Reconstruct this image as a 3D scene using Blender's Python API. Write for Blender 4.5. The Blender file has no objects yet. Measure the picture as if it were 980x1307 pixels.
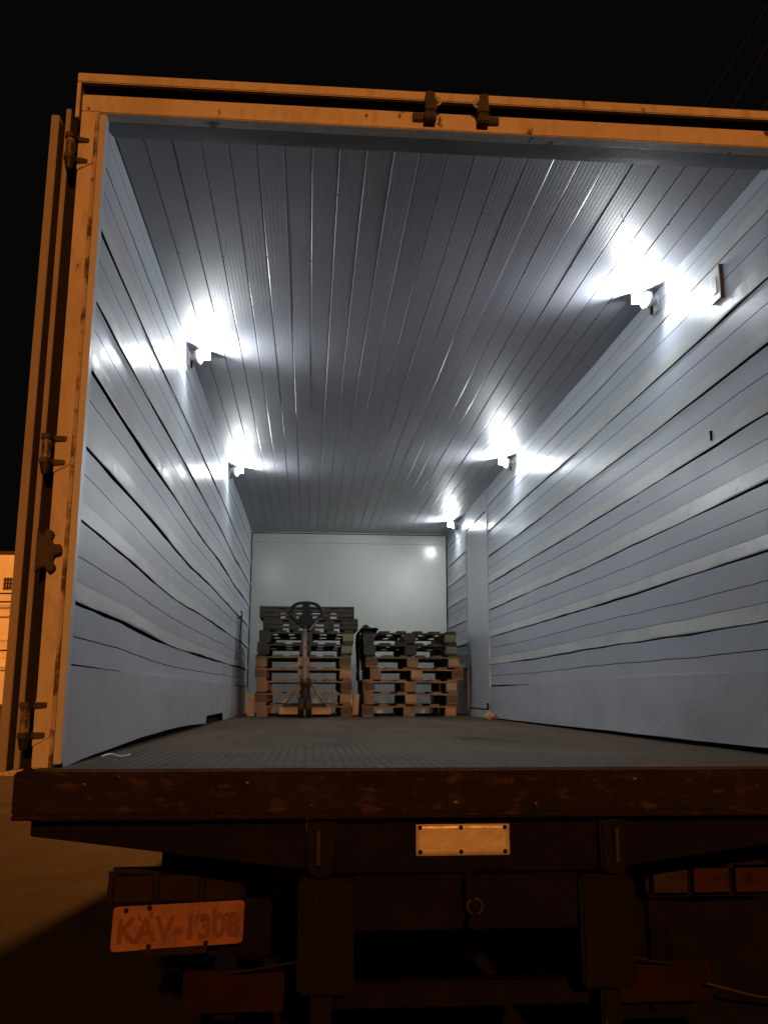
import bpy, bmesh, math, random
from mathutils import Vector, Matrix, noise
random.seed(7)
S = bpy.context.scene
COL = S.collection

# ------------------------------------------------------------------ camera
cam = bpy.data.cameras.new('camera'); camo = bpy.data.objects.new('camera', cam); COL.objects.link(camo)
RV = Vector((0.996644, -0.081829, 0.002266)); UV = Vector((-0.018462, -0.197712, 0.980086)); FV = Vector((0.079752, 0.976839, 0.198559))
m = Matrix(((RV.x, UV.x, -FV.x, -0.4721), (RV.y, UV.y, -FV.y, -2.7521), (RV.z, UV.z, -FV.z, 1.4590), (0, 0, 0, 1)))
camo.matrix_world = m
cam.sensor_fit = 'AUTO'; cam.sensor_width = 36.0
cam.lens = 36.0 * 1152.92 / 1307.0
cam.clip_start = 0.05; cam.clip_end = 2000
S.camera = camo

# ------------------------------------------------------------------ night sky, exposure
w = bpy.data.worlds.new('World'); S.world = w; w.use_nodes = True
bg = w.node_tree.nodes['Background']
bg.inputs[0].default_value = (0.0021, 0.0018, 0.0018, 1); bg.inputs[1].default_value = 1.0
S.view_settings.view_transform = 'Standard'; S.view_settings.look = 'None'
S.view_settings.exposure = 0.0; S.view_settings.gamma = 1.0
S.view_settings.use_curve_mapping = False

# ------------------------------------------------------------------ sodium street light
SODIUM = (1.0, 0.33, 0.065)
def street_light(name, loc, power, size):
    l = bpy.data.lights.new(name, 'POINT'); l.energy = power; l.color = SODIUM; l.shadow_soft_size = size
    o = bpy.data.objects.new(name, l); o.location = loc; COL.objects.link(o)
street_light('street_light_behind', (0.55, -22.0, 8.65), 10600, 0.16)
street_light('street_light_ahead', (-0.1, 14.3, 6.4), 8500, 0.16)
LED = (0.90, 0.96, 1.0)
LED_STRENGTH = 2000.0

# ------------------------------------------------------------------ materials
def new_mat(name):
    mt = bpy.data.materials.new(name); mt.use_nodes = True
    nt = mt.node_tree; b = nt.nodes['Principled BSDF']
    return mt, nt, b
def N(nt, t, **kw):
    n = nt.nodes.new(t)
    for k, v in kw.items(): setattr(n, k, v)
    return n
ONE = (1, 1, 1)
def noise_fac(nt, scale, lo, hi, stretch=(1, 1, 1), detail=6, rough=0.6):
    tc = N(nt, 'ShaderNodeTexCoord'); mp = N(nt, 'ShaderNodeMapping'); mp.inputs['Scale'].default_value = stretch
    nz = N(nt, 'ShaderNodeTexNoise'); nz.inputs['Scale'].default_value = scale; nz.inputs['Detail'].default_value = detail
    nz.inputs['Roughness'].default_value = rough
    nt.links.new(tc.outputs['Object'], mp.inputs[0]); nt.links.new(mp.outputs[0], nz.inputs['Vector'])
    mr = N(nt, 'ShaderNodeMapRange'); mr.inputs[1].default_value = lo; mr.inputs[2].default_value = hi
    nt.links.new(nz.outputs['Fac'], mr.inputs[0])
    return mr.outputs[0]
def mix_col(nt, fac, a, b):
    mx = N(nt, 'ShaderNodeMix', data_type='RGBA')
    nt.links.new(fac, mx.inputs[0])
    for i, c in ((6, a), (7, b)):
        if hasattr(c, 'is_output'): nt.links.new(c, mx.inputs[i])
        else: mx.inputs[i].default_value = (*c, 1)
    return mx.outputs[2]
def mat(name, c1, layers=(), rough=0.5, rough_noise=0.0, metallic=0.0, bump=0.0, bscale=60, bstretch=(1, 1, 1), spec=0.5, var=0.12, vscale=1.5, bdetail=6):
    """layers: (colour, scale, lo, hi, stretch) painted over c1 where a noise passes lo..hi"""
    mt, nt, b = new_mat(name)
    f = noise_fac(nt, vscale, 0.3, 0.7)
    col = mix_col(nt, f, tuple(x * (1 - var) for x in c1), tuple(min(1, x * (1 + var)) for x in c1))
    for (c, sc, lo, hi, st) in layers:
        col = mix_col(nt, noise_fac(nt, sc, lo, hi, st), col, c)
    nt.links.new(col, b.inputs['Base Color'])
    b.inputs['Roughness'].default_value = rough; b.inputs['Metallic'].default_value = metallic
    b.inputs['Specular IOR Level'].default_value = spec
    if rough_noise:
        rf = noise_fac(nt, 2.5, 0.2, 0.8, detail=2)
        mr = N(nt, 'ShaderNodeMapRange'); nt.links.new(rf, mr.inputs[0])
        mr.inputs[3].default_value = max(0.02, rough - rough_noise); mr.inputs[4].default_value = min(1, rough + rough_noise)
        nt.links.new(mr.outputs[0], b.inputs['Roughness'])
    if bump:
        bf = noise_fac(nt, bscale, 0.0, 1.0, bstretch, detail=bdetail)
        bn = N(nt, 'ShaderNodeBump'); bn.inputs['Strength'].default_value = 1.0; bn.inputs['Distance'].default_value = bump
        nt.links.new(bf, bn.inputs['Height']); nt.links.new(bn.outputs[0], b.inputs['Normal'])
    return mt

M = {}
M['strip'] = mat('pale_strip_paint', (0.53, 0.545, 0.525), [((0.40, 0.41, 0.40), 7, 0.45, 0.75, (1, .5, 1)), ((0.17, 0.165, 0.15), 20, 0.66, 0.8, (1, .5, 1.5))], rough=0.32, bump=.003, bscale=8, var=.08, bdetail=3, spec=.4)
M['wall'] = mat('wall_paint', (0.43, 0.455, 0.50), [((0.36, 0.38, 0.415), 2.2, 0.5, 0.9, (1, .3, 1.6)), ((0.22, 0.215, 0.20), 16, 0.64, 0.82, (1, .4, 2)), ((0.11, 0.105, 0.10), 45, 0.72, 0.78, ONE)],
                rough=0.36, rough_noise=0.05, spec=.30, bump=0.0025, bscale=3.2, bstretch=(1, 1.0, 0.7), var=.04, bdetail=1.2)
M['kick'] = mat('kick_plate_paint', (0.40, 0.42, 0.445), [((0.28, 0.285, 0.285), 3, 0.48, 0.85, (1, .6, 1)), ((0.55, 0.54, 0.50), 30, 0.69, 0.74, ONE), ((0.16, 0.15, 0.14), 18, 0.70, 0.78, (1, 1, .4))],
                rough=0.42, rough_noise=0.1, bump=0.004, bscale=3.0, var=.06, bdetail=1.5)
M['gap'] = mat('dark_gap', (0.012, 0.012, 0.012), rough=0.9, spec=.1)
M['white_trim'] = mat('white_trim_paint', (0.46, 0.48, 0.50), [((0.3, 0.3, 0.29), 9, 0.62, 0.78, ONE)], rough=0.35, bump=.001, bscale=12)
M['end'] = mat('end_wall_paint', (0.58, 0.59, 0.53), [((0.48, 0.49, 0.44), 1.6, 0.5, 0.9, ONE), ((.4, .41, .37), 9, .68, .82, (1, 1, .4))], rough=0.2, rough_noise=.03, bump=.0008, bscale=3, var=.03, bdetail=1, spec=.45)
M['side_door'] = mat('side_door_paint', (0.50, 0.525, 0.555), [((0.42, 0.44, 0.46), 2.5, 0.5, 0.9, ONE)], rough=0.3, bump=.0015, bscale=3, var=.05, bdetail=1)
M['cream'] = mat('cream_steel_paint', (0.56, 0.50, 0.42), [((0.36, 0.29, 0.21), 3.5, 0.5, 0.85, (1, 1, .5)), ((0.40, 0.33, 0.25), 30, .5, .75, (1, 1, .4)), ((0.05, 0.022, 0.014), 14, 0.645, 0.68, (1, 1, .6)), ((0.08, 0.035, 0.02), 55, 0.70, 0.73, ONE)],
                 rough=0.45, rough_noise=.1, bump=.0012, bscale=30, var=.1)
M['door_paint'] = mat('door_steel_paint', (0.30, 0.26, 0.21), [((0.17, 0.13, 0.095), 3.0, 0.5, 0.85, (1, 1, .4)), ((0.06, 0.03, 0.02), 10, 0.67, 0.70, (1, 1, .5))], rough=0.5, bump=.001, bscale=30)
M['rubber'] = mat('black_rubber', (0.014, 0.013, 0.012), rough=0.8, spec=.2, bump=.001, bscale=40)
M['soffit'] = mat('soffit_paint', (0.17, 0.175, 0.185), [((0.10, 0.10, 0.10), 5, 0.55, 0.8, (.4, 1, 1))], rough=0.38, bump=.001, bscale=9)
M['rust'] = mat('rusty_steel', (0.014, 0.0105, 0.009), [((0.028, 0.017, 0.012), 7, 0.5, 0.75, ONE), ((0.02, 0.016, 0.014), 4, 0.5, 0.8, ONE), ((0.06, 0.035, 0.022), 30, .55, .7, (.4, 1, 1)), ((0.42, 0.30, 0.19), 42, 0.70, 0.72, (.8, 1, 1.6))],
                rough=0.75, rough_noise=.15, bump=.006, bscale=30, spec=.12)
M['under'] = mat('dirty_chassis_steel', (0.008, 0.0065, 0.006), [((0.015, 0.011, 0.009), 6, 0.5, 0.8, ONE)], rough=0.85, bump=.003, bscale=25, spec=.04)
M['bracket'] = mat('worn_bracket_steel', (0.010, 0.008, 0.0075), [((0.06, 0.045, 0.032), 24, 0.68, 0.76, (1, 1, .35))], rough=0.7, bump=.003, bscale=30, spec=.06)
M['hinge'] = mat('greasy_hinge_steel', (0.030, 0.02, 0.015), [((0.012, 0.009, 0.008), 16, 0.45, 0.6, ONE)], rough=0.6, bump=.002, bscale=50)
M['hinge_barrel'] = mat('greasy_painted_barrel', (0.26, 0.21, 0.16), [((0.05, 0.035, 0.025), 24, .48, .6, ONE)], rough=.5)
M['plate_blank'] = mat('bare_aluminium_plate', (0.66, 0.60, 0.50), [((0.45, 0.38, 0.28), 11, 0.55, 0.8, (1, 1, 1.5)), ((.14, .1, .07), 24, .70, .76, (1, 1, .5))], rough=0.36, rough_noise=.12, metallic=0.15, bump=.003, bscale=14)
M['plate_red'] = mat('faded_red_plate', (0.31, 0.132, 0.08), [((0.18, 0.08, 0.05), 9, 0.45, 0.7, (1, 1, 2)), ((0.10, 0.05, 0.035), 30, .58, .7, (1, 1, .5)), ((0.04, 0.02, 0.015), 22, 0.65, 0.69, ONE)], rough=0.5, bump=.0015, bscale=30)
M['plate_letter'] = mat('worn_plate_lettering', (0.17, 0.063, 0.043), [((0.27, 0.095, 0.064), 26, 0.58, 0.78, ONE)], rough=0.55)
M['lens_amber'] = mat('dusty_amber_lens', (0.036, 0.026, 0.012), [((.012, .009, .007), 25, .5, .7, ONE)], spec=.1, rough=0.5, bump=.001, bscale=60)
M['lens_red'] = mat('dusty_red_lens', (0.045, 0.016, 0.009), [((.012, .009, .007), 25, .5, .7, ONE)], spec=.1, rough=0.5, bump=.001, bscale=60)
M['lamp_case'] = mat('dusty_lamp_case', (0.022, 0.016, 0.012), [((0.010, 0.008, 0.007), 8, .45, .7, ONE)], rough=0.8, bump=.002, bscale=30, spec=.08)
M['board_red'] = mat('dusty_red_board', (0.022, 0.008, 0.007), [((0.012, 0.007, 0.006), 7, 0.45, 0.7, ONE), ((.04, .03, .022), 15, .66, .76, ONE)], rough=0.8, bump=.002, bscale=25, spec=.06)
M['steel'] = mat('rusted_steel', (0.025, 0.02, 0.017), [((0.02, 0.015, 0.012), 20, .45, .65, ONE)], rough=0.5, metallic=.3)
M['plastic'] = mat('white_plastic', (0.68, 0.66, 0.60), [((.35, .27, .18), 20, .62, .78, ONE)], rough=0.4)
M['lamp_body'] = mat('grey_lamp_body', (0.5, 0.5, 0.48), [((.15, .13, .11), 30, .55, .75, ONE)], rough=0.5)
M['brown_edge'] = mat('brown_wood_edge', (0.028, 0.018, 0.014), rough=0.6)
M['wood'] = mat('pallet_wood', (0.165, 0.125, 0.066), [((0.095, 0.072, 0.042), 5, 0.45, 0.75, (1, 1, 1)), ((0.09, 0.065, 0.05), 11, 0.60, 0.75, (1, .4, 1))], rough=0.78, bump=.003, bscale=30, bstretch=(1, 1, 3), var=.2)
M['wood_dark'] = mat('shaded_weathered_pallet_wood', (0.075, 0.058, 0.036), [((0.04, 0.031, 0.021), 6, 0.45, 0.75, ONE)], rough=0.82, bump=.003, bscale=30, bstretch=(1, 1, 3), var=.25)  # weathered tone; on the upper pallets it paints in their lack of lamplight
M['wood_bright'] = mat('fresh_pallet_wood', (0.29, 0.215, 0.115), [((0.18, 0.133, 0.075), 7, 0.45, 0.75, ONE)], rough=0.75, bump=.003, bscale=30, bstretch=(1, 1, 3), var=.18)
M['jack_paint'] = mat('scuffed_jack_paint', (0.19, 0.15, 0.12), [((0.05, 0.04, 0.035), 20, 0.5, 0.65, ONE)], rough=0.5, bump=.001, bscale=40)
M['jack_dark'] = mat('black_jack_steel', (0.014, 0.013, 0.012), rough=0.6, spec=.2)
M['fork'] = mat('worn_fork_paint', (0.34, 0.235, 0.13), [((0.14, 0.1, 0.06), 16, 0.5, 0.7, ONE)], rough=0.5)
M['cloth'] = mat('black_cloth', (0.010, 0.010, 0.011), rough=0.95, bump=.006, bscale=25, spec=.1)
M['paper'] = mat('crumpled_brown_paper', (0.28, 0.20, 0.13), rough=0.85, bump=.004, bscale=40)
M['tyre'] = mat('dusty_tyre_rubber', (0.009, 0.008, 0.007), [((.014, .012, .01), 8, .5, .8, ONE)], rough=0.95, bump=.004, bscale=30, spec=.04)
M['cable'] = mat('cable_sheath', (0.02, 0.018, 0.016), rough=0.6)
M['pale_cable'] = mat('dusty_wire', (0.022, 0.018, 0.015), rough=0.6)
M['sky_cable'] = mat('weathered_cable', (0.035, 0.03, 0.026), rough=0.7)
M['facade'] = mat('pale_facade_render', (0.80, 0.74, 0.64), [((0.66, 0.60, 0.52), 1.1, 0.5, 0.85, (1, 1, 3))], rough=0.85, bump=.004, bscale=20)
M['low_wall'] = mat('grimy_low_wall', (0.10, 0.075, 0.06), [((0.05, 0.04, 0.035), 1.6, 0.45, 0.7, ONE)], rough=0.9, bump=.006, bscale=15)
M['roof'] = mat('dark_roof_tiles', (0.05, 0.035, 0.03), rough=0.85, bump=.01, bscale=12)
M['window_dark'] = mat('dusty_window', (0.34, 0.30, 0.26), rough=0.3)
M['kerb'] = mat('whitewashed_kerb', (0.60, 0.56, 0.50), [((.25, .22, .19), 4, .5, .75, ONE)], rough=0.85, bump=.006, bscale=20)
M['ground'] = mat('worn_asphalt', (0.034, 0.032, 0.032), [((0.021, 0.020, 0.0195), 0.7, 0.45, 0.7, ONE), ((0.05, 0.043, 0.037), 2.6, 0.58, 0.8, ONE), ((.11, .1, .085), 60, .68, .78, ONE)], rough=0.92, bump=.02, bscale=55, spec=.1)

# ribbed ceiling lining: fine ribs along the length of the truck, bump only
def ribbed(name, c, layers, rough, wavelength, amp, axis, extra=0.0006, var=.05):
    mt = mat(name, c, layers, rough=rough, rough_noise=.06, var=var)
    nt = mt.node_tree; b = nt.nodes['Principled BSDF']
    tc = N(nt, 'ShaderNodeTexCoord'); sp = N(nt, 'ShaderNodeSeparateXYZ'); nt.links.new(tc.outputs['Object'], sp.inputs[0])
    ml = N(nt, 'ShaderNodeMath', operation='MULTIPLY'); ml.inputs[1].default_value = 2 * math.pi / wavelength
    nt.links.new(sp.outputs[axis], ml.inputs[0])
    sn = N(nt, 'ShaderNodeMath', operation='SINE'); nt.links.new(ml.outputs[0], sn.inputs[0])
    b1 = N(nt, 'ShaderNodeBump'); b1.inputs['Distance'].default_value = amp
    nt.links.new(sn.outputs[0], b1.inputs['Height'])
    nf = noise_fac(nt, 7, 0, 1, (1, .25, 1), detail=1)
    b2 = N(nt, 'ShaderNodeBump'); b2.inputs['Distance'].default_value = extra * 5
    nt.links.new(nf, b2.inputs['Height']); nt.links.new(b1.outputs[0], b2.inputs['Normal'])
    nt.links.new(b2.outputs[0], b.inputs['Normal'])
    return mt
M['ceiling'] = ribbed('ribbed_ceiling_lining', (0.27, 0.275, 0.305), [((0.235, 0.24, 0.265), 1.5, 0.5, 0.85, (1, .2, 1))], 0.42, 0.0165, 0.00008, 0, extra=.0002)
M['ceiling'].node_tree.nodes['Principled BSDF'].inputs['Specular IOR Level'].default_value = .35
_nt = M['ceiling'].node_tree; _b = _nt.nodes['Principled BSDF']; _b.inputs['Anisotropic'].default_value = .6   # ribs run along the truck
_tg = N(_nt, 'ShaderNodeTangent', direction_type='UV_MAP'); _tg.uv_map = 'UVMap'; _nt.links.new(_tg.outputs[0], _b.inputs['Tangent'])
M['floor'] = mat('floor_board', (0.078, 0.064, 0.043), [((0.115, 0.095, 0.066), 5, .52, .75, (1, .05, 1)), ((0.038, 0.031, 0.021), 1.5, 0.45, 0.8, (1, .4, 1)), ((0.10, 0.085, 0.065), 22, 0.62, 0.76, (1, .15, 1)), ((0.02, .017, .014), 5, .58, .75, (1, .2, 1))], rough=0.9, bump=.003, bscale=40, bstretch=(1, .3, 1), spec=.06)
M['floor_ribbed'] = ribbed('ribbed_floor_plate', (0.068, 0.06, 0.045), [((0.032, 0.027, 0.02), 3, 0.5, 0.8, ONE), ((.08, .075, .065), 30, .67, .75, (1, .3, 1))], 0.8, 0.03, 0.0022, 0, extra=.0006)
M['floor_ribbed'].node_tree.nodes['Principled BSDF'].inputs['Specular IOR Level'].default_value = .08
def emit(name, c, s):
    mt, nt, b = new_mat(name)
    b.inputs['Base Color'].default_value = (.8, .8, .8, 1)
    b.inputs['Emission Color'].default_value = (*c, 1); b.inputs['Emission Strength'].default_value = s
    return mt
M['led'] = emit('lit_led_diffuser', LED, LED_STRENGTH)

# ------------------------------------------------------------------ mesh helpers
class MB:
    def __init__(self): self.v = []; self.f = []; self.mi = []; self.sm = []
    def add(self, vs, fs, mi=0, smooth=False):
        o = len(self.v); self.v += [tuple(p) for p in vs]
        for f in fs: self.f.append([i + o for i in f]); self.mi.append(mi); self.sm.append(smooth)
        return self
    def box(self, x0, x1, y0, y1, z0, z1, mi=0, mx=None):
        vs = [Vector(p) for p in ((x0, y0, z0), (x1, y0, z0), (x1, y1, z0), (x0, y1, z0), (x0, y0, z1), (x1, y0, z1), (x1, y1, z1), (x0, y1, z1))]
        if mx is not None: vs = [mx @ p for p in vs]
        return self.add(vs, [(0, 3, 2, 1), (4, 5, 6, 7), (0, 1, 5, 4), (1, 2, 6, 5), (2, 3, 7, 6), (3, 0, 4, 7)], mi)
    def prism(self, pts, axis, a, b, mi=0, mx=None):
        """pts: 2-D outline; axis 0: (y,z), 1: (x,z), 2: (x,y)"""
        def mk(p, t):
            if axis == 0: q = Vector((t, p[0], p[1]))
            elif axis == 1: q = Vector((p[0], t, p[1]))
            else: q = Vector((p[0], p[1], t))
            return mx @ q if mx is not None else q
        n = len(pts)
        vs = [mk(p, a) for p in pts] + [mk(p, b) for p in pts]
        fs = [list(range(n)), list(range(2 * n - 1, n - 1, -1))] + [(i, i + n, (i + 1) % n + n, (i + 1) % n) for i in range(n)]
        return self.add(vs, fs, mi)
    def tube(self, pts, r, seg=10, mi=0, closed=False, caps=True):
        pts = [Vector(p) for p in pts]; n = len(pts); vs = []; fs = []
        rr = r if isinstance(r, (list, tuple)) else [r] * n
        prev = None
        for i, p in enumerate(pts):
            if closed: t = (pts[(i + 1) % n] - pts[i - 1]).normalized()
            else: t = (pts[min(i + 1, n - 1)] - pts[max(i - 1, 0)]).normalized()
            if prev is None:
                a = Vector((0, 0, 1)) if abs(t.z) < .9 else Vector((1, 0, 0))
                u = (a - t * a.dot(t)).normalized()
            else: u = (prev - t * prev.dot(t)).normalized()
            prev = u; v = t.cross(u)
            for k in range(seg):
                an = 2 * math.pi * k / seg
                vs.append(p + (u * math.cos(an) + v * math.sin(an)) * rr[i])
        m_ = n if closed else n - 1
        for i in range(m_):
            for k in range(seg):
                a = i * seg + k; b = i * seg + (k + 1) % seg; j = (i + 1) % n
                fs.append((a, b, j * seg + (k + 1) % seg, j * seg + k))
        self.add(vs, fs, mi, True)
        if caps and not closed:
            self.add([vs[k] for k in range(seg)], [list(range(seg - 1, -1, -1))], mi)
            self.add([vs[(n - 1) * seg + k] for k in range(seg)], [list(range(seg))], mi)
        return self
    def lathe(self, prof, c, axis='x', seg=32, mi=0):
        """prof: (radius, along)"""
        vs = []; fs = []; n = len(prof)
        for k in range(seg):
            a = 2 * math.pi * k / seg
            for (r, t) in prof:
                p = (t, r * math.cos(a), r * math.sin(a)) if axis == 'x' else ((r * math.cos(a), t, r * math.sin(a)) if axis == 'y' else (r * math.cos(a), r * math.sin(a), t))
                vs.append(Vector(c) + Vector(p))
        for k in range(seg):
            k2 = (k + 1) % seg
            for i in range(n - 1): fs.append((k * n + i, k2 * n + i, k2 * n + i + 1, k * n + i + 1))
        return self.add(vs, fs, mi, True)
    def stretch(self, a, b, c): self.v = [(p[0] * a, p[1] * b, p[2] * c) for p in self.v]; return self
    def build(self, name, mats, parent=None, bevel=0.0, label=None):
        me = bpy.data.meshes.new(name); me.from_pydata(self.v, [], self.f)
        for mt in (mats if isinstance(mats, (list, tuple)) else [mats]): me.materials.append(mt)
        me.polygons.foreach_set('material_index', self.mi); me.polygons.foreach_set('use_smooth', self.sm)
        bm = bmesh.new(); bm.from_mesh(me)
        bmesh.ops.recalc_face_normals(bm, faces=bm.faces)
        if bevel:
            es = [e for e in bm.edges if len(e.link_faces) == 2 and e.calc_face_angle(0) > .6]
            bmesh.ops.bevel(bm, geom=es, offset=bevel, segments=2, affect='EDGES', clamp_overlap=True)
        bm.to_mesh(me); bm.free()
        o = bpy.data.objects.new(name, me); COL.objects.link(o)
        if parent: o.parent = parent
        if label: o['label'] = label
        return o
def empty(name, loc=(0, 0, 0), label=None, cat=None, group=None):
    o = bpy.data.objects.new(name, None); o.location = loc; o.empty_display_size = .2; COL.objects.link(o)
    tag(o, label, cat, group); return o
def tag(o, label=None, cat=None, group=None, kind=None):
    if label: o['label'] = label
    if cat: o['category'] = cat
    if group: o['group'] = group
    if kind: o['kind'] = kind
    return o
def nz(x, y, z=0.0): return noise.noise((x, y, z))

# ------------------------------------------------------------------ setting
g = MB()
nxs = [-400, -120, -40, -15, -8, -4, -2, 0, 2, 4, 8, 15, 40, 120, 400]
vs = [(x, y + 100, 0) for y in nxs for x in nxs]; n_ = len(nxs)
g.add(vs, [(j * n_ + i, j * n_ + i + 1, (j + 1) * n_ + i + 1, (j + 1) * n_ + i) for j in range(n_ - 1) for i in range(n_ - 1)])
tag(g.build('ground', M['ground']), kind='structure')
tag(MB().box(-40, -3.4, 15.1, 22.0, 0.002, .13).build('pavement', M['low_wall']), kind='structure')
tag(MB().box(-40, -3.2, 14.82, 15.1, -.05, .15).build('kerb', M['kerb'], bevel=.015), 'whitewashed kerb along the pavement left of the truck', 'kerb')
tag(MB().box(-40, -7.0, 22.0, 22.25, 0.0, 1.12).box(-40, -6.95, 21.97, 22.28, 1.12, 1.2).build('low_wall', M['low_wall']), 'grimy low boundary wall below the bright orange house front', 'wall')

house = empty('house', (-13, 24, 0), 'pale house front lit bright orange, seen past the folded truck door', 'house')
MB().box(-9, 5.5, 0.0, 6, 0, 5.42).build('wall', M['facade'], house)
MB().box(-9.1, 5.6, -.08, 6.1, 5.425, 5.52).build('parapet_cap', M['roof'], house)
gr = MB()
MB().box(3.77, 4.03, -.03, -.004, 4.42, 4.74).build('window', M['window_dark'], house)
for k in range(4): gr.box(3.78 + k * .075, 3.80 + k * .075, -.06, -.035, 4.40, 4.76)
for k in range(3): gr.box(3.75, 4.06, -.062, -.038, 4.45 + k * .12, 4.47 + k * .12)
wg = gr.build('window_grille', M['rubber'], house)
fm = MB()
for z in (3.95, 2.95, 2.2): fm.box(-9, 5.52, -.05, -.002, z, z + .07)
fm.build('string_course', M['facade'], house)
for i, (z0, z1, lab) in enumerate(((4.35, 4.25, 'topmost'), (4.12, 4.02, 'middle'), (2.62, 2.72, 'lowest'))):
    pts = [(-30 + 24 * t, 22.8, z0 + (z1 - z0) * t - .25 * math.sin(math.pi * t)) for t in [k / 16 for k in range(17)]]
    o = MB().tube(pts, .022, 6).build('overhead_cable', M['cable'])
    tag(o, lab + ' dark cable crossing in front of the bright orange house front', 'cable', 'cables before the house')
for i, (a, b) in enumerate((((5.6, 12, 10.7), (9.8, 12, 17.4)), ((6.0, 12.3, 10.2), (9.9, 12.3, 17.0)), ((6.4, 12.6, 9.9), (10.2, 12.6, 16.2)))):
    a, b = Vector(a), Vector(b)
    o = MB().tube([a + (b - a) * t + Vector((0, 0, -.2 * math.sin(math.pi * t))) for t in [k / 12 for k in range(13)]], .009, 6).build('overhead_cable', M['sky_cable'])
    tag(o, ('first', 'second', 'third')[i] + ' from the left of the faint cables rising into the dark sky above the truck', 'cable', 'cables in the night sky')

# ------------------------------------------------------------------ the truck
T = empty('box_truck', (0, 0, 0), 'white box truck parked with its cargo doors open and lamps lit inside', 'truck')
HW = 1.19; ZF = 1.25; ZC = 3.397; L = 8.1

sh = MB()
sh.box(-1.262, -1.250, .04, 8.24, 1.1, 3.485).box(1.250, 1.262, .04, 8.24, 1.1, 3.485)
sh.box(-1.25, 1.25, .04, 8.24, 3.47, 3.485).box(-1.25, 1.25, 8.2, 8.24, 1.1, 3.47).box(-1.25, 1.25, .04, 8.2, 1.15, 1.225)
sh.build('body_shell', M['door_paint'], T)

def gap_z(k): return 1.735 + .2472 * k
def sag(s, k, y):
    t = max(0, min(1, y / 6.3)); hump = math.sin(math.pi * t ** .75)
    if s < 0: a = -.030 * max(0.25, 1 - k / 7.0)
    else: a = -.012 if k < 4 else -.004
    return a * hump + (.021 if s < 0 else .008) * nz(y * .62, k * .55 + (0 if s < 0 else 3.1 * k), s * 9.0) + .003 * nz(y * 3.2, k * 5.3, s * 4 + 2)
def bulge(s, y, z):
    t = max(0, min(1, y / 8.1)); h = math.sin(math.pi * t)
    zz = math.sin(math.pi * max(0, min(1, (z - 1.3) / 2.1)))
    a = .012 if s < 0 else .006
    return a * h * zz + .005 * nz(y * .6, z * 1.0, s * 5) + .0012 * nz(y * 2.2, z * 2.0, s * 3 + 7)
def wall_section(s, ya, yb, name, zlo=1.54, zhi=None):
    rows = []  # list of strips; each strip: list of (zfun-key, dz, off) pairs and material
    K = 7
    mb = MB()
    ny = max(4, int((yb - ya) / .06)); ys = [ya + (yb - ya) * i / ny for i in range(ny + 1)]
    def P(k, dz, off, y, y_lip=1.0):
        base = gap_z(k) if k >= 0 else 1.735
        z = base + dz + (sag(s, k, y) if k >= 0 else 0.0)
        return z, off
    def row(k, dz, off):
        r = []
        for y in ys:
            if k == 'bot': z = 1.535; o = off
            elif k == 'top': z = ZC + .006; o = off + .004 * nz(y * 1.9, 3.3, s * 2)
            else:
                if abs(dz) < .012: dz_ = dz * max(.12, 1.1 + 1.3 * nz(y * 1.3, k * 4.1 + 3, s * 2.5) + .5 * nz(y * 5, k * 2.2, s))
                else: dz_ = dz
                z = gap_z(k) + dz_ + sag(s, k, y)
                lipvar = 1 + .55 * nz(y * .9, k * 7.7 + s, 1.7)
                o = off * (lipvar if off > .008 else 1)
                if dz == -9: o = off
            o += bulge(s, y, z)
            r.append((s * (HW - o), y, z))
        return r
    def strip(a, b, mi, sm=True):
        n = len(ys)
        mb.add(a + b, [(i, i + 1, n + i + 1, n + i) for i in range(n - 1)], mi, sm)
    def groove(k, dz, d=.0035, hw=.002):
        return [row(k, dz - hw, 0.001), row(k, dz, -d), row(k, dz + hw, 0.001)]
    strip(row(0, -.205, 0.0), row(0, -.187, -.004), 1); prev = row(0, -.182, .001); strip(row(0, -.187, -.004), prev, 1)
    g1 = groove(0, -.100)
    strip(prev, g1[0], 0); strip(g1[0], g1[1], 1); strip(g1[1], g1[2], 1); prev = g1[2]
    for k in range(K):
        gh = (.0045 if s < 0 else .0032) * (1.0 if k not in (6,) else .55)
        if k == 6 and s < 0: gh = .0016
        lo_in, lo_bk, hi_bk = row(k, -gh, .001), row(k, -gh - .001, -.03), row(k, gh + .002, -.03)
        lipo = (.0075, .007, .006, .006, .005, .005, .003)[k]
        lip = row(k, gh, lipo)
        lip2 = row(k, gh + .005, lipo + .001)
        strip(prev, lo_in, 0); strip(lo_in, lo_bk, 1); strip(lo_bk, hi_bk, 1); strip(hi_bk, lip, 1); strip(lip, lip2, 0)
        ck = (.066, .060, .07, .064, .058, .07, .05)[k]
        cr = row(k, ck, .0055); cr2 = row(k, ck + .0035, .0005)
        strip(lip2, cr, 2 if (k < 6 or s > 0) else 0); strip(cr, cr2, 1 if (k < 3 or s < 0) and k < 6 else 0, False)
        prev = cr2
        if k < 6:
            gg = groove(k, .152 + .006 * ((k * 37) % 3 - 1), .003, .0016)
            strip(prev, gg[0], 0); strip(gg[0], gg[1], 1); strip(gg[1], gg[2], 1); prev = gg[2]
        else:
            gg = groove(k, .115, .002, .0012)
            strip(prev, gg[0], 0); strip(gg[0], gg[1], 1); strip(gg[1], gg[2], 1); prev = gg[2]
    strip(prev, row('top', 0, 0.0), 0)
    return mb
wl = wall_section(-1, .03, L - .006, 'left')
wl.build('side_wall', [M['wall'], M['gap'], M['strip']], T, label='bulging pale blue wall lining on the left with sagging seams')
DY0, DY1 = 5.56, 6.74
wr = wall_section(1, .03, DY0, 'right')
wr.build('side_wall', [M['wall'], M['gap'], M['strip']], T, label='pale blue wall lining on the right with lipped planks')
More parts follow.
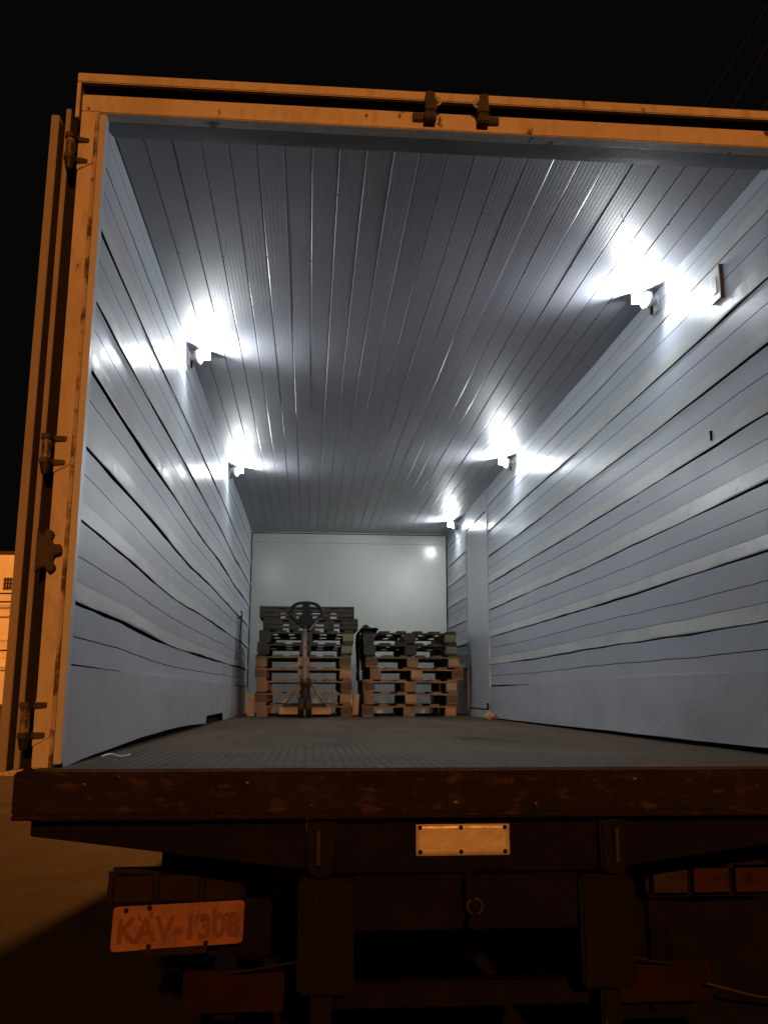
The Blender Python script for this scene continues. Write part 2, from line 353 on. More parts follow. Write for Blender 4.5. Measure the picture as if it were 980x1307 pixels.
wall_section(1, DY1, L - .006, 'right_rear').build('side_wall', [M['wall'], M['gap'], M['strip']], T, label='short stretch of wall lining between side door and end wall')

# kick plates (bent off the floor, so a black gap shows under them)
def kick(s, y0, y1):
    mb = MB(); ny = int((y1 - y0) / .06)
    top = []; mid = []; bot = []; bot_in = []
    for i in range(ny + 1):
        y = y0 + (y1 - y0) * i / ny
        if s < 0:
            zb = 1.252 + .034 * math.sin(math.pi * min(1, max(0, (y - .1) / 3.9))) ** .8 + .003 * nz(y * 2, 1)
            if 3.72 < y < 4.9: zb = 1.315 + .006 * nz(y * 3, 4)
            ob = .012 + .006 * nz(y, 2.2)
        else:
            zb = 1.262 + .010 * max(0, 1 - abs(y - 1.6) / 3.2) + .012 * max(0, 1 - y / 1.2) + .002 * nz(y * 2, 8); ob = .012 + .004 * nz(y, 5.2)
        zt = 1.543 + (.010 * math.sin(y * .9) if s > 0 else 0) + .004 * nz(y * 1.3, s * 5.0)
        o = .010
        if s < 0: o = .012 + .022 * math.sin(math.pi * min(1, max(0, y / 7.5))) * 0.8
        top.append((s * (HW - o + .004 * nz(y * 1.2, 3)), y, zt))
        zm = (zt + zb) / 2
        mid.append((s * (HW - o - .006 * nz(y * 1.1, 9, s)), y, zm))
        bot.append((s * (HW - ob - o * .3), y, zb))
    n = ny + 1
    mb.add(top + mid + bot, [(i, i + 1, n + i + 1, n + i) for i in range(n - 1)] + [(n + i, n + i + 1, 2 * n + i + 1, 2 * n + i) for i in range(n - 1)], 0, True)
    # thickness towards the wall, and a dark backing behind the bottom gap
    tb = [(s * (HW + .012), p[1], p[2] + .002) for p in top]; mb.add(top + tb, [(i, i + 1, n + i + 1, n + i) for i in range(n - 1)], 0)
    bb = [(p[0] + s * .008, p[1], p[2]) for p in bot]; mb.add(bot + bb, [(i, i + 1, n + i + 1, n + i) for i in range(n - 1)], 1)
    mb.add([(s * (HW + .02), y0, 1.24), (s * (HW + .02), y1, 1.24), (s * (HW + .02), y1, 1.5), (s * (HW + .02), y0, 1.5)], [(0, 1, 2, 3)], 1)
    k_ = 0
    for i in range(4, n - 2, 9):          # screw heads along the top and a loose few lower down
        for (p, dz) in ((top[i], -.035), (mid[i], (-.05, .04)[k_ % 2])):
            k_ += 1
            if k_ % 5 == 0: continue
            c = Vector((p[0] - s * .0015, p[1], p[2] + dz)); rr = .0055
            if dz == -.035: c.x = top[i][0] * .8 + mid[i][0] * .2 - s * .002
            ring = [c + Vector((0, rr * math.cos(a * math.pi / 4), rr * math.sin(a * math.pi / 4))) for a in range(8)]
            mb.add(ring + [c + Vector((-s * .002, 0, 0))], [(a, (a + 1) % 8, 8) for a in range(8)], 2)
    return mb.build('kick_plate', [M['kick'], M['gap'], M['plastic']], T)
kick(-1, .02, L - .02); kick(1, .02, DY0); kick(1, DY1, L - .02)

# ceiling lining: interlocking panels with real joints, fine ribs as bump
cl = MB(); NP = 24; pw = 2 * HW / NP
YS = [.03 + (L - .03) * i / 40 for i in range(41)]
for i in range(NP):
    x0 = -HW + i * pw; x1 = x0 + pw
    tl = random.uniform(-.0005, .0005); ph = random.uniform(0, 50)
    def rw(x, dz): return [(x, y, ZC + dz + .0022 * nz(y * .55, i * 3.0 if abs(dz) < .002 else i * 3.0, ph * 0)) for y in YS]
    prof = [(x0, .004), (x0 + .0009, .004), (x0 + .0015, .0003 + tl), (x0 + .0035, -.0008 + tl), (x1 - .0035, -.0008 - tl), (x1 - .0015, .0003 - tl), (x1 - .0009, .004), (x1, .004)]
    rows = [rw(x, dz) for (x, dz) in prof]
    n = len(YS)
    for j in range(len(rows) - 1):
        mi = 1 if j in (0, 6) else 0
        cl.add(rows[j] + rows[j + 1], [(k, k + 1, n + k + 1, n + k) for k in range(n - 1)], mi, True)
    # screws along the joint
    for q in range(8):
        y = .55 + q * 1.02 + (.5 if i % 2 else 0) + random.uniform(-.06, .06)
        if y < L - .1 and i:
            rr = .0045; c = (x0 + .004, y, ZC - .0035)
            vs = [(c[0] + rr * math.cos(a * math.pi / 4), c[1] + rr * math.sin(a * math.pi / 4), c[2]) for a in range(8)]
            cl.add(vs + [(c[0], c[1], c[2] - .002)], [(a, (a + 1) % 8, 8) for a in range(8)], 1)
clo = cl.build('ceiling_lining', [M['ceiling'], M['gap']], T)
uvl = clo.data.uv_layers.new(name='UVMap')
for lp_ in clo.data.loops: p_ = clo.data.vertices[lp_.vertex_index].co; uvl.data[lp_.index].uv = (p_.x / 3 + .5, p_.y / 9)

# end wall (front bulkhead of the box)
MB().box(-HW - .03, HW + .03, L, L + .03, 1.25, 3.42).build('end_wall', M['end'], T)
MB().box(-HW + .016, HW - .018, L - .003, L - .001, 3.263, 3.267).build('end_wall_seam', M['soffit'], T)
MB().box(-HW + .0, HW, L - .009, L - .002, 3.374, 3.384).build('end_wall_seam', M['gap'], T)
MB().box(-HW + .002, -HW + .014, L - .013, L - .010, 1.3, 3.37).build('corner_seam', M['gap'], T)
MB().box(HW - .016, HW - .004, L - .013, L - .010, 1.3, 3.37).build('corner_seam', M['gap'], T)

# floor
MB().box(-1.235, 1.235, 1.05, L, 1.226, 1.25).build('cargo_floor', M['floor'], T)
MB().box(-1.235, 1.235, -.035, 1.045, 1.226, 1.2515).build('ribbed_floor_plate', M['floor_ribbed'], T)

# rear frame
fr = MB()
for s in (-1, 1):
    a, b = sorted((s * 1.258, s * 1.198)); fr.box(a, b, 0, .05, 1.25, 3.36)
fr.box(-1.258, 1.258, 0.0, .05, 3.360, 3.424)
fr.box(-1.198, 1.198, -.008, .045, 3.352, 3.364)
fr.build('rear_frame', M['cream'], T, bevel=.003)
M['bead'] = mat('rusting_bead_paint', (0.42, 0.36, 0.29), [((0.05, 0.022, 0.014), 9, 0.50, 0.57, (1, 1, .7)), ((0.14, 0.08, 0.05), 30, .55, .65, ONE)], rough=0.55, bump=.002, bscale=50)
for s in (-1, 1):
    a, b = sorted((s * 1.21, s * 1.1975)); MB().box(a, b, -.008, .045, 1.25, 3.352).build('frame_bead', M['bead'], T, bevel=.002)
MB().box(-1.25, 1.25, .03, .13, 3.4245, 3.43).box(-1.25, 1.25, .10, .13, 3.43, 3.454).box(-1.258, 1.258, -.004, .13, 3.454, 3.4605).build('header_shade_liner', M['rubber'], T)  # dark lining under the lip, puts the recess's shade into the colour
MB().box(-1.275, 1.275, -.012, .14, 3.461, 3.496).build('rain_gutter', M['cream'], T, bevel=.003)
for s in (-1, 1):
    a, b = sorted((s * 1.275, s * 1.263)); MB().box(a, b, -.011, .05, 3.33, 3.4605).build('gutter_end', M['cream'], T, bevel=.002)
MB().box(-1.196, 1.196, .046, .115, 3.357, 3.42).box(-1.19, 1.19, .115, .165, 3.372, 3.42).build('header_soffit', M['soffit'], T, bevel=.006)
for s in (-1, 1):
    a, b = sorted((s * 1.197, s * 1.176)); MB().box(a, b, -.004, .04, 1.262, 3.35).build('jamb_trim', M['white_trim'], T, bevel=.002)

# keepers for the door rods on the header
for x, s in ((-.095, 1), (.088, -1)):
    k = MB()
    k.box(x - .020, x + .020, -.042, 0.0, 3.372, 3.405).prism([(x - .018 * s, 3.405), (x + .02 * s, 3.405), (x + .026 * s, 3.43), (x + .012 * s, 3.478), (x - .016 * s, 3.478)], 1, -.045, -.0125)
    kp = k.build('rod_keeper', M['hinge'], T, bevel=.004)
    MB().tube([(x + .024 * s + .011 * math.cos(a), -.04, 3.442 + .016 * math.sin(a)) for a in [2 * math.pi * i / 14 for i in range(14)]], .004, 8, closed=True).build('keeper_eye', M['cream'], kp)
    a, b = sorted((x - .02 * s, x - .058 * s)); MB().box(a, b, -.012, -.001, 3.385, 3.415).build('keeper_flange', M['hinge'], kp, bevel=.003)

# doors folded back against the sides
for s in (-1, 1):
    d = empty('cargo_door', (0, 0, 0)); d.parent = T
    if s < 0: d['label'] = 'left cargo door folded flat against the side of the truck'
    def bx(a, b, y0, y1, z0, z1): x0, x1 = sorted((s * a, s * b)); return MB().box(x0, x1, y0, y1, z0, z1)
    bx(1.334, 1.360, .02, 1.17, 1.24, 3.355).build('inner_skin', M['door_paint'], d, bevel=.002)
    bx(1.313, 1.334, .05, 1.15, 1.26, 3.34).build('door_gasket', M['rubber'], d)
    bx(1.297, 1.313, .02, 1.17, 1.245, 3.38).build('outer_skin', M['door_paint'], d, bevel=.002)
# hinges on the rear post
def hinge(s, z, h):
    ho = empty('hinge', (0, 0, 0)); ho.parent = T
    for dz in (-h / 2, h / 2):
        MB().prism([(s * 1.222, -.006), (s * 1.258, -.016), (s * 1.268, -.040), (s * 1.292, -.042), (s * 1.298, -.02), (s * 1.262, -.001), (s * 1.222, -.001)], 2, z + dz - .009, z + dz + .009).build('hinge_ear', M['hinge'], ho, bevel=.003)
    MB().prism([(s * 1.2585, z - h / 2 - .03), (s * 1.212, z - h / 2 - .004), (s * 1.206, z + h / 2 + .004), (s * 1.2585, z + h / 2 + .012)], 1, -.005, -.0005).build('hinge_leaf', M['cream'], ho)
    MB().tube([(s * 1.279, -.022, z - h / 2), (s * 1.279, -.022, z + h / 2)], .014, 12).build('hinge_barrel', M['hinge_barrel'], ho)
    MB().tube([(s * 1.279, -.022, z - h / 2 - .04), (s * 1.279, -.022, z - h / 2 - .005)], [.010, .017], 10).build('hinge_boss', M['hinge'], ho)
for s in (-1, 1):
    for z, h in ((3.21, .075), (2.19, .075), (1.385, .085)): hinge(s, z, h)
# corroded hold-back latch on the left post
lt = MB(); out = []
for i in range(26):
    a = -math.pi / 2 + math.pi * i / 25
    r = .052 + .010 * (1 if (i // 4) % 2 else -1)
    out.append((-1.272 + r * math.cos(a) * .95, 1.876 + r * 1.15 * math.sin(a)))
lt.prism(out + [(-1.285, 1.945), (-1.285, 1.81)], 1, -.028, -.008)
lt.build('holdback_latch', M['hinge'], T, bevel=.003)
# black strip standing in for the shade between folded door and post
MB().box(-1.296, -1.2625, .055, .10, 1.24, 3.36).build('gap_shade_strip', M['rubber'], T)

# rear sill and under-structure
sill = MB()
sill.box(-1.285, 1.285, -.065, .03, 1.128, 1.2455).box(-1.285, 1.285, -.075, -.03, 1.116, 1.128)
sill.build('rear_sill', M['rust'], T, bevel=.005)
for s in (-1, 1):
    MB().prism([(s * 1.245, 1.112), (s * 1.245, 1.066), (s * .47, .968), (s * .47, 1.112)], 1, -.005, .02).build('outrigger', M['under'], T, bevel=.003)
    MB().prism([(s * .385, 1.112), (s * .39, .962), (s * .405, .95), (s * .45, .95), (s * .465, .962), (s * .47, 1.112)], 1, -.03, .03).build('support_bracket', M['bracket'], T, bevel=.008)
    b2 = MB().box(min(s * .33, s * .49), max(s * .33, s * .49), .0, .09, .632, .943).build('underrun_post', M['bracket'], T, bevel=.01)
    MB().box(min(s * .39, s * .45), max(s * .39, s * .45), .03, .08, .42, .63).build('post_foot', M['bracket'], b2, bevel=.008)
    MB().tube([(s * .435, -.034, .985), (s * .435, -.034, 1.08)], .011, 10).build('bracket_pin', M['steel'], T)
MB().box(-.385, .385, -.005, .04, .957, 1.112).build('cross_beam', M['under'], T, bevel=.004)
MB().box(-.33, .33, .03, .07, .792, .945).build('lower_beam', M['under'], T, bevel=.004)
MB().box(-.44, .44, .16, .23, .545, .615).build('underrun_bar', M['under'], T, bevel=.008)
for s in (-1, 1): MB().box(min(s * .36, s * .44), max(s * .36, s * .44), .1, 8.6, .86, 1.1).build('chassis_rail', M['under'], T)
# drawbar pin in the middle
pin = MB().tube([(.0, .0, .96), (.0, -.01, .90), (.02, -.015, .86), (.0, -.01, .81)], .014, 10).build('drawbar_pin', M['bracket'], T)
MB().tube([(.015 + .022 * math.cos(a), -.018, .865 + .022 * math.sin(a)) for a in [2 * math.pi * i / 14 for i in range(14)]], .006, 8, closed=True).build('pin_ring', M['steel'], pin)

# blank metal plate with six rivets
bp = MB(); bx0, bx1, bz0, bz1 = -.153, .122, 1.003, 1.09; nx, nzz = 18, 7
vs = []; rnd = lambda i, j: .0022 * nz(i * .55, j * .6, 3.3)
for j in range(nzz + 1):
    for i in range(nx + 1): vs.append((bx0 + (bx1 - bx0) * i / nx, -.012 + rnd(i, j), bz0 + (bz1 - bz0) * j / nzz))
bp.add(vs, [(j * (nx + 1) + i, j * (nx + 1) + i + 1, (j + 1) * (nx + 1) + i + 1, (j + 1) * (nx + 1) + i) for j in range(nzz) for i in range(nx)], 0, True)
bpo = bp.build('blank_plate', M['plate_blank'], T, label='blank bare metal plate fixed with six rivets')
sol = bpo.modifiers.new('thickness', 'SOLIDIFY'); sol.thickness = .003
for x in (bx0 + .012, (bx0 + bx1) / 2 - .006, bx1 - .014):
    for z in (bz0 + .011, bz1 - .009):
        MB().lathe([(0, -.0205), (.004, -.0195), (.006, -.016), (.006, -.008)], (x, 0, z), 'y', 12).build('rivet', M['rust'], bpo)

# licence plate (turned a little towards the left), worn embossed characters
PL = empty('licence_plate', (-.858, .30, .755)); PL.parent = T
PL.rotation_euler = (0, math.radians(1.4), math.radians(17))
PW, PH = .405, .128
pts = []
for (cx, cz, a0) in ((PW / 2 - .012, PH / 2 - .012, 0), (-PW / 2 + .012, PH / 2 - .012, 90), (-PW / 2 + .012, -PH / 2 + .012, 180), (PW / 2 - .012, -PH / 2 + .012, 270)):
    for k in range(5): a = math.radians(a0 + 22.5 * k); pts.append((cx + .012 * math.cos(a), cz + .012 * math.sin(a)))
MB().prism(pts, 1, -.002, .002).build('plate_panel', M['plate_red'], PL, bevel=.001)
cu = bpy.data.curves.new('plate_text', 'FONT'); cu.body = 'KAV-1308'; cu.size = .098; cu.align_x = 'CENTER'; cu.align_y = 'CENTER'; cu.extrude = .0012; cu.offset = .0030; cu.space_character = 1.02
tmp = bpy.data.objects.new('tmp', cu); COL.objects.link(tmp)
dg = bpy.context.evaluated_depsgraph_get(); me = bpy.data.meshes.new_from_object(tmp.evaluated_get(dg))
bpy.data.objects.remove(tmp)
lo = bpy.data.objects.new('plate_lettering', me); COL.objects.link(lo); me.materials.clear(); me.materials.append(M['plate_letter'])
lo.parent = PL; lo.rotation_euler = (math.pi / 2, 0, 0); lo.location = (.0, -.003, -.010); lo.scale = (.90, 1.0, 1)
for x, z in ((-.165, .052), (-.095, .056), (-.09, -.055), (.085, -.056)):
    MB().lathe([(0, -.006), (.006, -.005), (.008, -.002)], (x, 0, z), 'y', 10).build('plate_bolt', M['rubber'], PL)
MB().box(-.12, .09, -.003, .004, -.085, -.062).build('plate_holder', M['lamp_case'], PL)

# tail lamps
for s in (-1, 1):
    tl = empty('tail_lamp', (s * .87, .34, .86)); tl.parent = T
    if s < 0: tl.rotation_euler = (0, math.radians(2), math.radians(14))
    MB().box(-.215, .215, .0, .06, -.055, .055).build('lamp_case', M['lamp_case'], tl, bevel=.012)
    for i, (a, b, mm) in enumerate(((-.205, -.075, 'lens_amber'), (-.068, .068, 'lens_red'), (.075, .205, 'lens_red'))):
        if s < 0: mm = 'lamp_case' if i < 2 else 'lamp_case'
        o = MB().box(a, b, -.016, .0, -.045, .045).build('lens', M[mm], tl, bevel=.008)
        if s > 0: o['label'] = ('dusty amber lens', 'dusty red lens', 'dusty red lens')[i]
    # red boards / mud flaps under the lamps
    MB().box(min(s * .53, s * .84), max(s * .53, s * .84), .30, .33, .50, .62).build('reflector_board', M['board_red'], T, bevel=.006)
    a, b, zt_, zb_ = (.58, .92, .80, .62) if s < 0 else (.56, 1.25, 1.10, .40)  # right flap enlarged to hide the lit ground beyond it
    MB().box(min(s * a, s * b), max(s * a, s * b), .46, .475, zb_, zt_).build('mud_flap', M['tyre'], T, bevel=.004)
    MB().box(s * .72 - .035, s * .72 + .035, .42, .45, .44, 1.0).build('lamp_bracket', M['under'], T)
    MB().tube([(s * .49, .12, .69), (s * .62, .22, .645), (s * .73, .30, .61)], .0035, 6).build('lamp_wire', M['pale_cable'], T)
MB().tube([(.80, .26, .565), (.95, .24, .53), (1.12, .22, .515)], .005, 6).build('lamp_wire', M['pale_cable'], T)

# rear wheels, axle
MB().tube([(-.95, 3.0, .5), (.95, 3.0, .5)], .075, 14).build('rear_axle', M['under'], T)
MB().lathe([(0, -.16), (.12, -.14), (.18, 0), (.12, .14), (0, .16)], (0, 3.0, .5), 'x', 20).build('differential', M['under'], T)
for s in (-1, 1):
    wh = empty('wheel', (s * .98, 3.0, .5)); wh.parent = T
    for dx in (-.15, .15):
        prof = [(.26, -.11), (.44, -.125), (.485, -.11), (.495, -.06), (.498, 0), (.495, .06), (.485, .11), (.44, .125), (.26, .11)]
        MB().lathe(prof, (dx, 0, 0), 'x', 40).build('tyre', M['tyre'], wh)
    MB().lathe([(0, -.02), (.12, -.02), (.13, .05), (.24, .09), (.265, .12), (.265, -.12)], (s * .15, 0, 0), 'x', 28).build('rim', M['bracket'], wh)

# interior lamps: small led blocks in the angle of wall and ceiling
def lamp(s, y, n, drop=.0):
    """a dome on a round back plate, turned away from its own wall, under a small shield"""
    lp = empty('interior_lamp', (s * 1.118, y, 3.338)); lp.parent = T
    q = Vector((-s * n[0], n[1], n[2])).normalized().to_track_quat('Z', 'Y').to_matrix()
    def turned(mb): mb.v = [tuple(q @ Vector(p)) for p in mb.v]; return mb
    r = .027
    turned(MB().lathe([(r * 1.08 * math.cos(a), r * .62 * math.sin(a)) for a in [i * math.pi / 16 for i in range(9)]], (0, 0, 0), 'z', 24)).build('diffuser', M['led'], lp)
    turned(MB().lathe([(.0, -.001), (.042, -.001), (.045, -.005), (.045, -.012), (.03, -.022), (0, -.022)], (0, 0, 0), 'z', 28)).build('housing', M['lamp_body'], lp)
    MB().box(min(s * .055, -s * .05), max(s * .055, -s * .05), .042, .049, -drop, .052).build('shield', M['lamp_body'], lp)
    MB().box(min(s * .012, s * .06), max(s * .012, s * .07), .012, .041, -.012, .012).build('lamp_arm', M['lamp_body'], lp, bevel=.002)
    MB().box(min(s * .058, s * .071), max(s * .058, s * .071), -.005, .075, -.05, .03).build('mounting_plate', M['plastic'], lp, bevel=.002)
    MB().box(min(s * .048, s * .0575), max(s * .048, s * .0575), .050, .068, -.045, .0).build('lamp_edge', M['brown_edge'], lp)
for s, y in ((-1, 2.17), (-1, 4.88), (1, 1.22), (1, 4.38)): lamp(s, y, (.86, -.30, .02) if y < 3 else (.86, -.26, -.04))
lamp(1, 7.17, (.75, .10, -.12), drop=.012)

# switch box on the right wall
sb = MB().box(1.174, 1.1865, .565, .655, 3.055, 3.195).build('switch_box', M['plastic'], T, bevel=.003)
MB().box(1.1715, 1.1738, .592, .628, 3.09, 3.16).build('rocker', M['white_trim'], sb)
MB().box(1.173, 1.1865, .560, .5645, 3.05, 3.2).build('switch_edge', M['brown_edge'], sb)
# taped joint on a right-hand plank
MB().box(1.171, 1.1835, .743, .746, 2.497, 2.54).build('plank_joint', M['gap'], T)

# side door in the right wall
sd = empty('side_door', (HW, 6.1, ZF)); sd.parent = T
MB().box(-.006, .03, -.48, .60, .085, 1.93).build('door_panel', M['side_door'], sd, bevel=.004)
MB().box(-.010, .03, -.553, -.495, .0, 1.99).build('door_jamb', M['side_door'], sd, bevel=.003)
MB().box(.004, .02, -.495, -.48, .09, 1.95).box(-.006, .02, -.495, .6, 1.931, 1.945).box(-.006, .02, -.49, .6, .073, .084).build('door_gap', M['gap'], sd)
MB().box(-.022, .03, -.495, .64, .0, .072).build('threshold', M['white_trim'], sd, bevel=.003)
MB().box(-.004, .03, -.54, .64, 1.946, 2.147).build('over_panel', M['wall'], sd)
MB().box(-.01, .03, .601, .64, .07, 1.945).build('rear_jamb', M['white_trim'], sd)
MB().box(-.022, -.006, -.475, -.44, .085, .14).build('door_bolt', M['rust'], sd, bevel=.003)

# rope hook on the left wall near the end
hk = MB().tube([(-1.185, 6.32, 2.20), (-1.15, 6.30, 2.205), (-1.135, 6.28, 2.24), (-1.15, 6.27, 2.27)], .007, 8).build('wall_hook', M['hinge'], T)
MB().tube([(-1.15, 6.29, 2.215), (-1.14, 6.33, 2.23), (-1.15, 6.42, 2.20), (-1.16, 6.46, 2.12), (-1.165, 6.47, 1.9)], .006, 8).build('hook_cord', M['cable'], hk)

# ------------------------------------------------------------------ pallets
def make_pallet(name, seedv, cross=False, wood=None):
    """1.0 (x) by 1.2 (y) wooden pallet, 0.121 tall; cross: deck boards run the other way"""
    rnd = random.Random(seedv)
    r = empty(name)
    W_, D_ = .95, 1.16
    def pick(): return M['wood'] if rnd.random() < .55 else M['wood_dark'] if rnd.random() < .5 else M['wood_bright']
    wd = wood or M['wood']
    dk = MB()
    if not cross:
        nb = 6
        for i in range(nb):
            bw = .095 + rnd.uniform(-.012, .012); cx = -W_ / 2 + .05 + (W_ - .1) * i / (nb - 1)
            dk.box(cx - bw / 2, cx + bw / 2, -D_ / 2 + rnd.uniform(0, .012), D_ / 2 - rnd.uniform(0, .012), .103, .120 + rnd.uniform(-.001, .001))
    else:
        nb = 8
        for i in range(nb):
            bw = .098 + rnd.uniform(-.01, .01); cy = -D_ / 2 + .05 + (D_ - .1) * i / (nb - 1)
            dk.box(-W_ / 2 + rnd.uniform(0, .012), W_ / 2 - rnd.uniform(0, .012), cy - bw / 2, cy + bw / 2, .103, .120 + rnd.uniform(-.001, .001))
    dk.build('top_deck', wd, r)
    for j, y in enumerate((-D_ / 2 + .055, 0, D_ / 2 - .055)):
        if not cross: MB().box(-W_ / 2, W_ / 2, y - .05, y + .05, .0865, .1025).build('stringer_board', wd, r)
        for i, x in enumerate((-W_ / 2 + .06, 0, W_ / 2 - .06)):
            bw = .058 + rnd.uniform(-.006, .004)
            MB().box(x - bw, x + bw, y - .056 + rnd.uniform(-.004, .004), y + .056, .016, .086 if not cross else .1025).build('block', pick() if wood is None or rnd.random() < .35 else wd, r, bevel=.003)
    if cross:
        for y in (-D_ / 2 + .055, 0, D_ / 2 - .055): MB().box(-W_ / 2, W_ / 2, y - .05, y + .05, 0.0, .0155).build('bottom_board', wd, r)
    else:
        for x in (-W_ / 2 + .06, 0, W_ / 2 - .06): MB().box(x - .055, x + .055, -D_ / 2, D_ / 2, 0.0, .0155).build('bottom_board', wd, r)
    return r
def make_skid(name, seedv):
    """low slatted pallet: two thin slats between broad end blocks"""
    rnd = random.Random(seedv); r = empty(name); wd = M['wood_dark']
    dk = MB()
    for y in (-.55, -.30, -.08): dk.box(-.475, .475, y, y + .11, .104, .120)
    dk.build('top_deck', wd, r)
    for a, b in ((-.475, -.285), (-.215, -.125), (-.045, .045), (.145, .235), (.31, .475)):
        MB().box(a + rnd.uniform(-.004, .004), b + rnd.uniform(-.004, .004), -.545, -.02, .001, .1035).build('block', wd, r, bevel=.004)
    for z in (.018, .060): MB().box(-.46, .46, -.556, -.546, z, z + .024).build('slat', wd, r)
    return r
def copy_tree(o, parent=None):
    c = o.copy(); COL.objects.link(c)
    if parent: c.parent = parent
    for ch in list(o.children): copy_tree(ch, c)
    return c
protos = [make_pallet('wooden_pallet', 11), make_pallet('wooden_pallet', 23), make_pallet('wooden_pallet', 37, wood=M['wood_dark']), make_skid('wooden_pallet', 41)]
used = set()
ORD = ['bottom', 'second', 'third', 'fourth', 'fifth', 'sixth', 'seventh', 'eighth', 'ninth']
def place(pi, x, y, z, rz, label, group):
    if pi in used: o = copy_tree(protos[pi])
    else: o = protos[pi]; used.add(pi)
    o.location = (x, y, z); o.rotation_euler = (0, 0, rz)
    tag(o, label, 'pallet', group)
PT = .1206
left = [(-.513, 0), (-.512, 1), (-.517, 0), (-.523, 1), (-.525, 0), (-.515, 2), (-.490, 2), (-.466, 3), (-.494, 3)]  # upper layers get the darker wood, for shade above the street light's reach
for i, (x, pi) in enumerate(left):
    lab = 'wooden pallet, %s from the floor in the taller stack behind the pallet jack' % ORD[i] if 0 < i < 8 else (
        'wooden pallet on the floor at the bottom of the taller stack, behind pallet jack' if i == 0 else 'dark slatted low pallet on the very top of the taller stack')
    place(pi, x, 6.98 + .012 * math.sin(i * 2.3), ZF + i * PT, .012 * math.sin(i * 3.7 + 1), lab, 'pallets in the taller stack')
right = [(.535, 1), (.547, 0), (.546, 1), (.606, 0), (.576, 1), (.542, 2), (.548, 2)]
for i, (x, pi) in enumerate(right):
    lab = 'wooden pallet, %s from the floor in the shorter stack by the side door' % ORD[i] if 0 < i < 6 else (
        'wooden pallet on the floor at the bottom of the shorter stack' if i == 0 else 'dark pallet on top of the shorter stack, black cloth over its end')
    place(pi, x, 6.98 + .014 * math.sin(i * 1.9 + 2), ZF + i * PT, .014 * math.sin(i * 2.9), lab, 'pallets in the shorter stack')

# timber blocks beside the taller stack
for (x0, x1, z0, z1, ro, lab) in ((-1.068, -.996, 1.251, 1.372, 0, 'lower orange-lit timber block left of the taller pallet stack'),
                                  (-1.072, -.998, 1.374, 1.474, 0, 'upper timber block, stacked left of the taller pallet stack'),
                                  (-.033, .024, 1.262, 1.474, .05, 'orange-lit timber block leaning against the right of the taller pallet stack')):
    cx, cz = (x0 + x1) / 2, z0
    mx = Matrix.Translation((cx, 6.46, cz)) @ Matrix.Rotation(ro, 4, 'Y')
    tag(MB().box(-(x1 - x0) / 2, (x1 - x0) / 2, -.06, .06, 0, z1 - z0, mx=mx).build('timber_block', M['wood_bright'], bevel=.003), lab, 'timber block', 'timber blocks by the taller stack')

# black cloth draped over the left end of the shorter stack
cb = MB(); na, nb_ = 26, 22; zt = ZF + 7 * PT + .012
grid = []
for i in range(na + 1):
    t = i / na
    # path over the end: from the top, over the corner, down the side
    s_ = t * .72
    if s_ < .17: px, pz, nrm = .225 - s_, zt, 0
    elif s_ < .24: a = (s_ - .17) / .07 * math.pi / 2; px, pz, nrm = .055 - .022 * math.sin(a), zt - .03 + .03 * math.cos(a), 1
    else: px, pz, nrm = .033, zt - .03 - (s_ - .24), 2
    for j in range(nb_ + 1):
        u_ = j / nb_; y = 6.37 + .46 * u_
        ln = 1 - .25 * abs(nz(u_ * 3, 2.2))
        zz = pz if nrm < 2 else zt - .03 - (s_ - .24) * ln
        f1 = .018 * nz(u_ * 6, t * 3, 5) + .010 * nz(u_ * 13, t * 7, 2)
        hump = .06 * math.exp(-((px - .10) / .045) ** 2 - ((u_ - .35) / .25) ** 2) + .022 * math.exp(-((px - .19) / .03) ** 2 - ((u_ - .3) / .3) ** 2) if nrm == 0 else 0
        if nrm == 0: grid.append((px, y, zz + hump + abs(f1)))
        else: grid.append((px - abs(f1) * 1.2 - .004, y + f1, zz))
cb.add(grid, [(i * (nb_ + 1) + j, i * (nb_ + 1) + j + 1, (i + 1) * (nb_ + 1) + j + 1, (i + 1) * (nb_ + 1) + j) for i in range(na) for j in range(nb_)], 0, True)
cbo = cb.build('draped_cloth', M['cloth']); sm_ = cbo.modifiers.new('thickness', 'SOLIDIFY'); sm_.thickness = .008
tag(cbo, 'crumpled black cloth hanging over the end of the shorter pallet stack', 'cloth')

# crumpled scrap by the right wall
cp = MB(); sg = 12; vs = []; fs = []
for i in range(8):
    th = math.pi * i / 7
    for k in range(sg):
        a = 2 * math.pi * k / sg; r = 1 + .55 * nz(math.cos(a) * 1.7 + 5, math.sin(a) * 1.7, th * 1.4)
        vs.append((1.12 + .05 * r * math.sin(th) * math.cos(a), 5.25 + .07 * r * math.sin(th) * math.sin(a), max(1.252, 1.275 + .032 * r * math.cos(th))))
for i in range(7):
    for k in range(sg): fs.append((i * sg + k, i * sg + (k + 1) % sg, (i + 1) * sg + (k + 1) % sg, (i + 1) * sg + k))
cp.add(vs, fs)
tag(cp.build('paper_scrap', M['paper']), 'crumpled brown scrap on the cargo floor against the right wall', 'scrap')

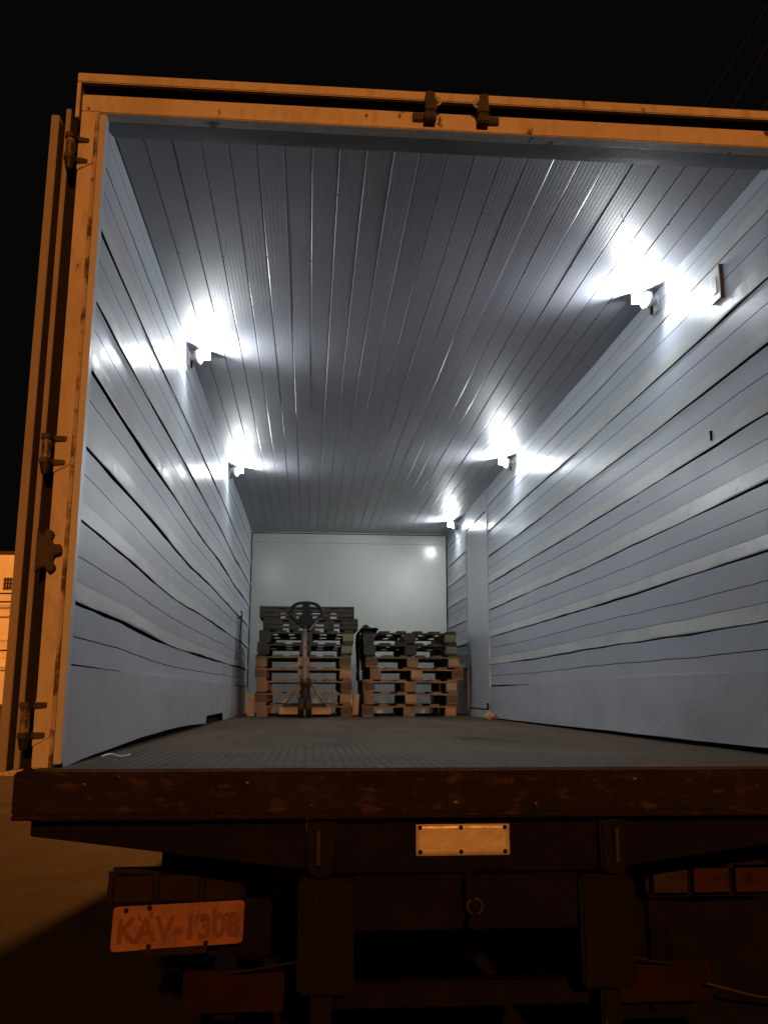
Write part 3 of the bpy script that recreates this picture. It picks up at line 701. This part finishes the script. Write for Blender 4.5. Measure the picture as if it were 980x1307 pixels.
# curled scrap of white strapping by the left corner of the opening
st = [(-1.135 + .0 + .05 * t, .34 + .20 * t + .02 * math.sin(t * 7), 1.259 + .006 * math.sin(t * 5 + .5)) for t in [i / 20 for i in range(21)]]
tag(MB().tube(st, .0028, 6).build('strapping_scrap', M['white_trim']), 'curled scrap of white strapping on the floor at the left front corner', 'scrap')

# ------------------------------------------------------------------ pallet jack
J = empty('pallet_jack', (-.500, 5.86, ZF), 'hand pallet jack with upright loop handle, forks pushed under the taller stack', 'pallet jack')
lp = []
for k in range(28):
    a = 2 * math.pi * k / 28; x = .150 * math.cos(a); z = .105 * math.sin(a)
    if z < 0: x *= (1 - .62 * (-z / .105)); z *= 1.25
    else: x = .150 * (abs(math.cos(a)) ** .7) * (1 if math.cos(a) > 0 else -1)
    lp.append((x - .008, -.055, .955 + z))
lp_o = MB().tube(lp, .0155, 10, closed=True).build('handle_loop', M['jack_dark'], J)
MB().box(-.042, .028, -.075, -.035, .84, 1.045).box(-.075, .060, -.07, -.04, .86, .93).build('handle_bridge', M['jack_dark'], J, bevel=.006)
MB().tube([(.03, -.055, .80), (.08, -.06, .87), (.125, -.06, .915)], .010, 8).build('release_lever', M['jack_paint'], J)
MB().tube([(-.014, -.05, .84), (-.012, -.045, .6), (-.006, -.03, .32)], [.019, .020, .023], 14).build('drawbar', M['jack_paint'], J)
MB().tube([(0, 0, .08), (0, 0, .36)], .045, 16).box(-.06, .06, -.03, .05, .29, .335).build('pump', M['jack_dark'], J)
MB().lathe([(0, -.028), (.022, -.028), (.03, -.022)], (0, -.032, .325), 'y', 14).build('pivot_pin', M['steel'], J)
for x in (-.036, .036):
    MB().lathe([(.03, -.026), (.085, -.026), (.09, -.018), (.09, .018), (.085, .026), (.03, .026), (.03, -.026)], (x, -.02, .091), 'x', 24).build('steer_wheel', M['jack_dark'], J)
for s in (-1, 1):
    MB().tube([(s * .035, .02, .335), (s * .13, .05, .205), (s * .215, .08, .085)], .013, 8).build('strut', M['jack_paint'], J)
    MB().box(s * .15 - .09, s * .15 + .09, .06, .10, .03, .09).build('fork_heel', M['fork'], J, bevel=.004)
    MB().box(s * .15 - .075, s * .15 + .075, .1005, .53, .028, .080).build('fork', M['fork'], J, bevel=.004)
MB().box(-.2, .2, .035, .06, .10, .13).build('cross_link', M['jack_dark'], J)
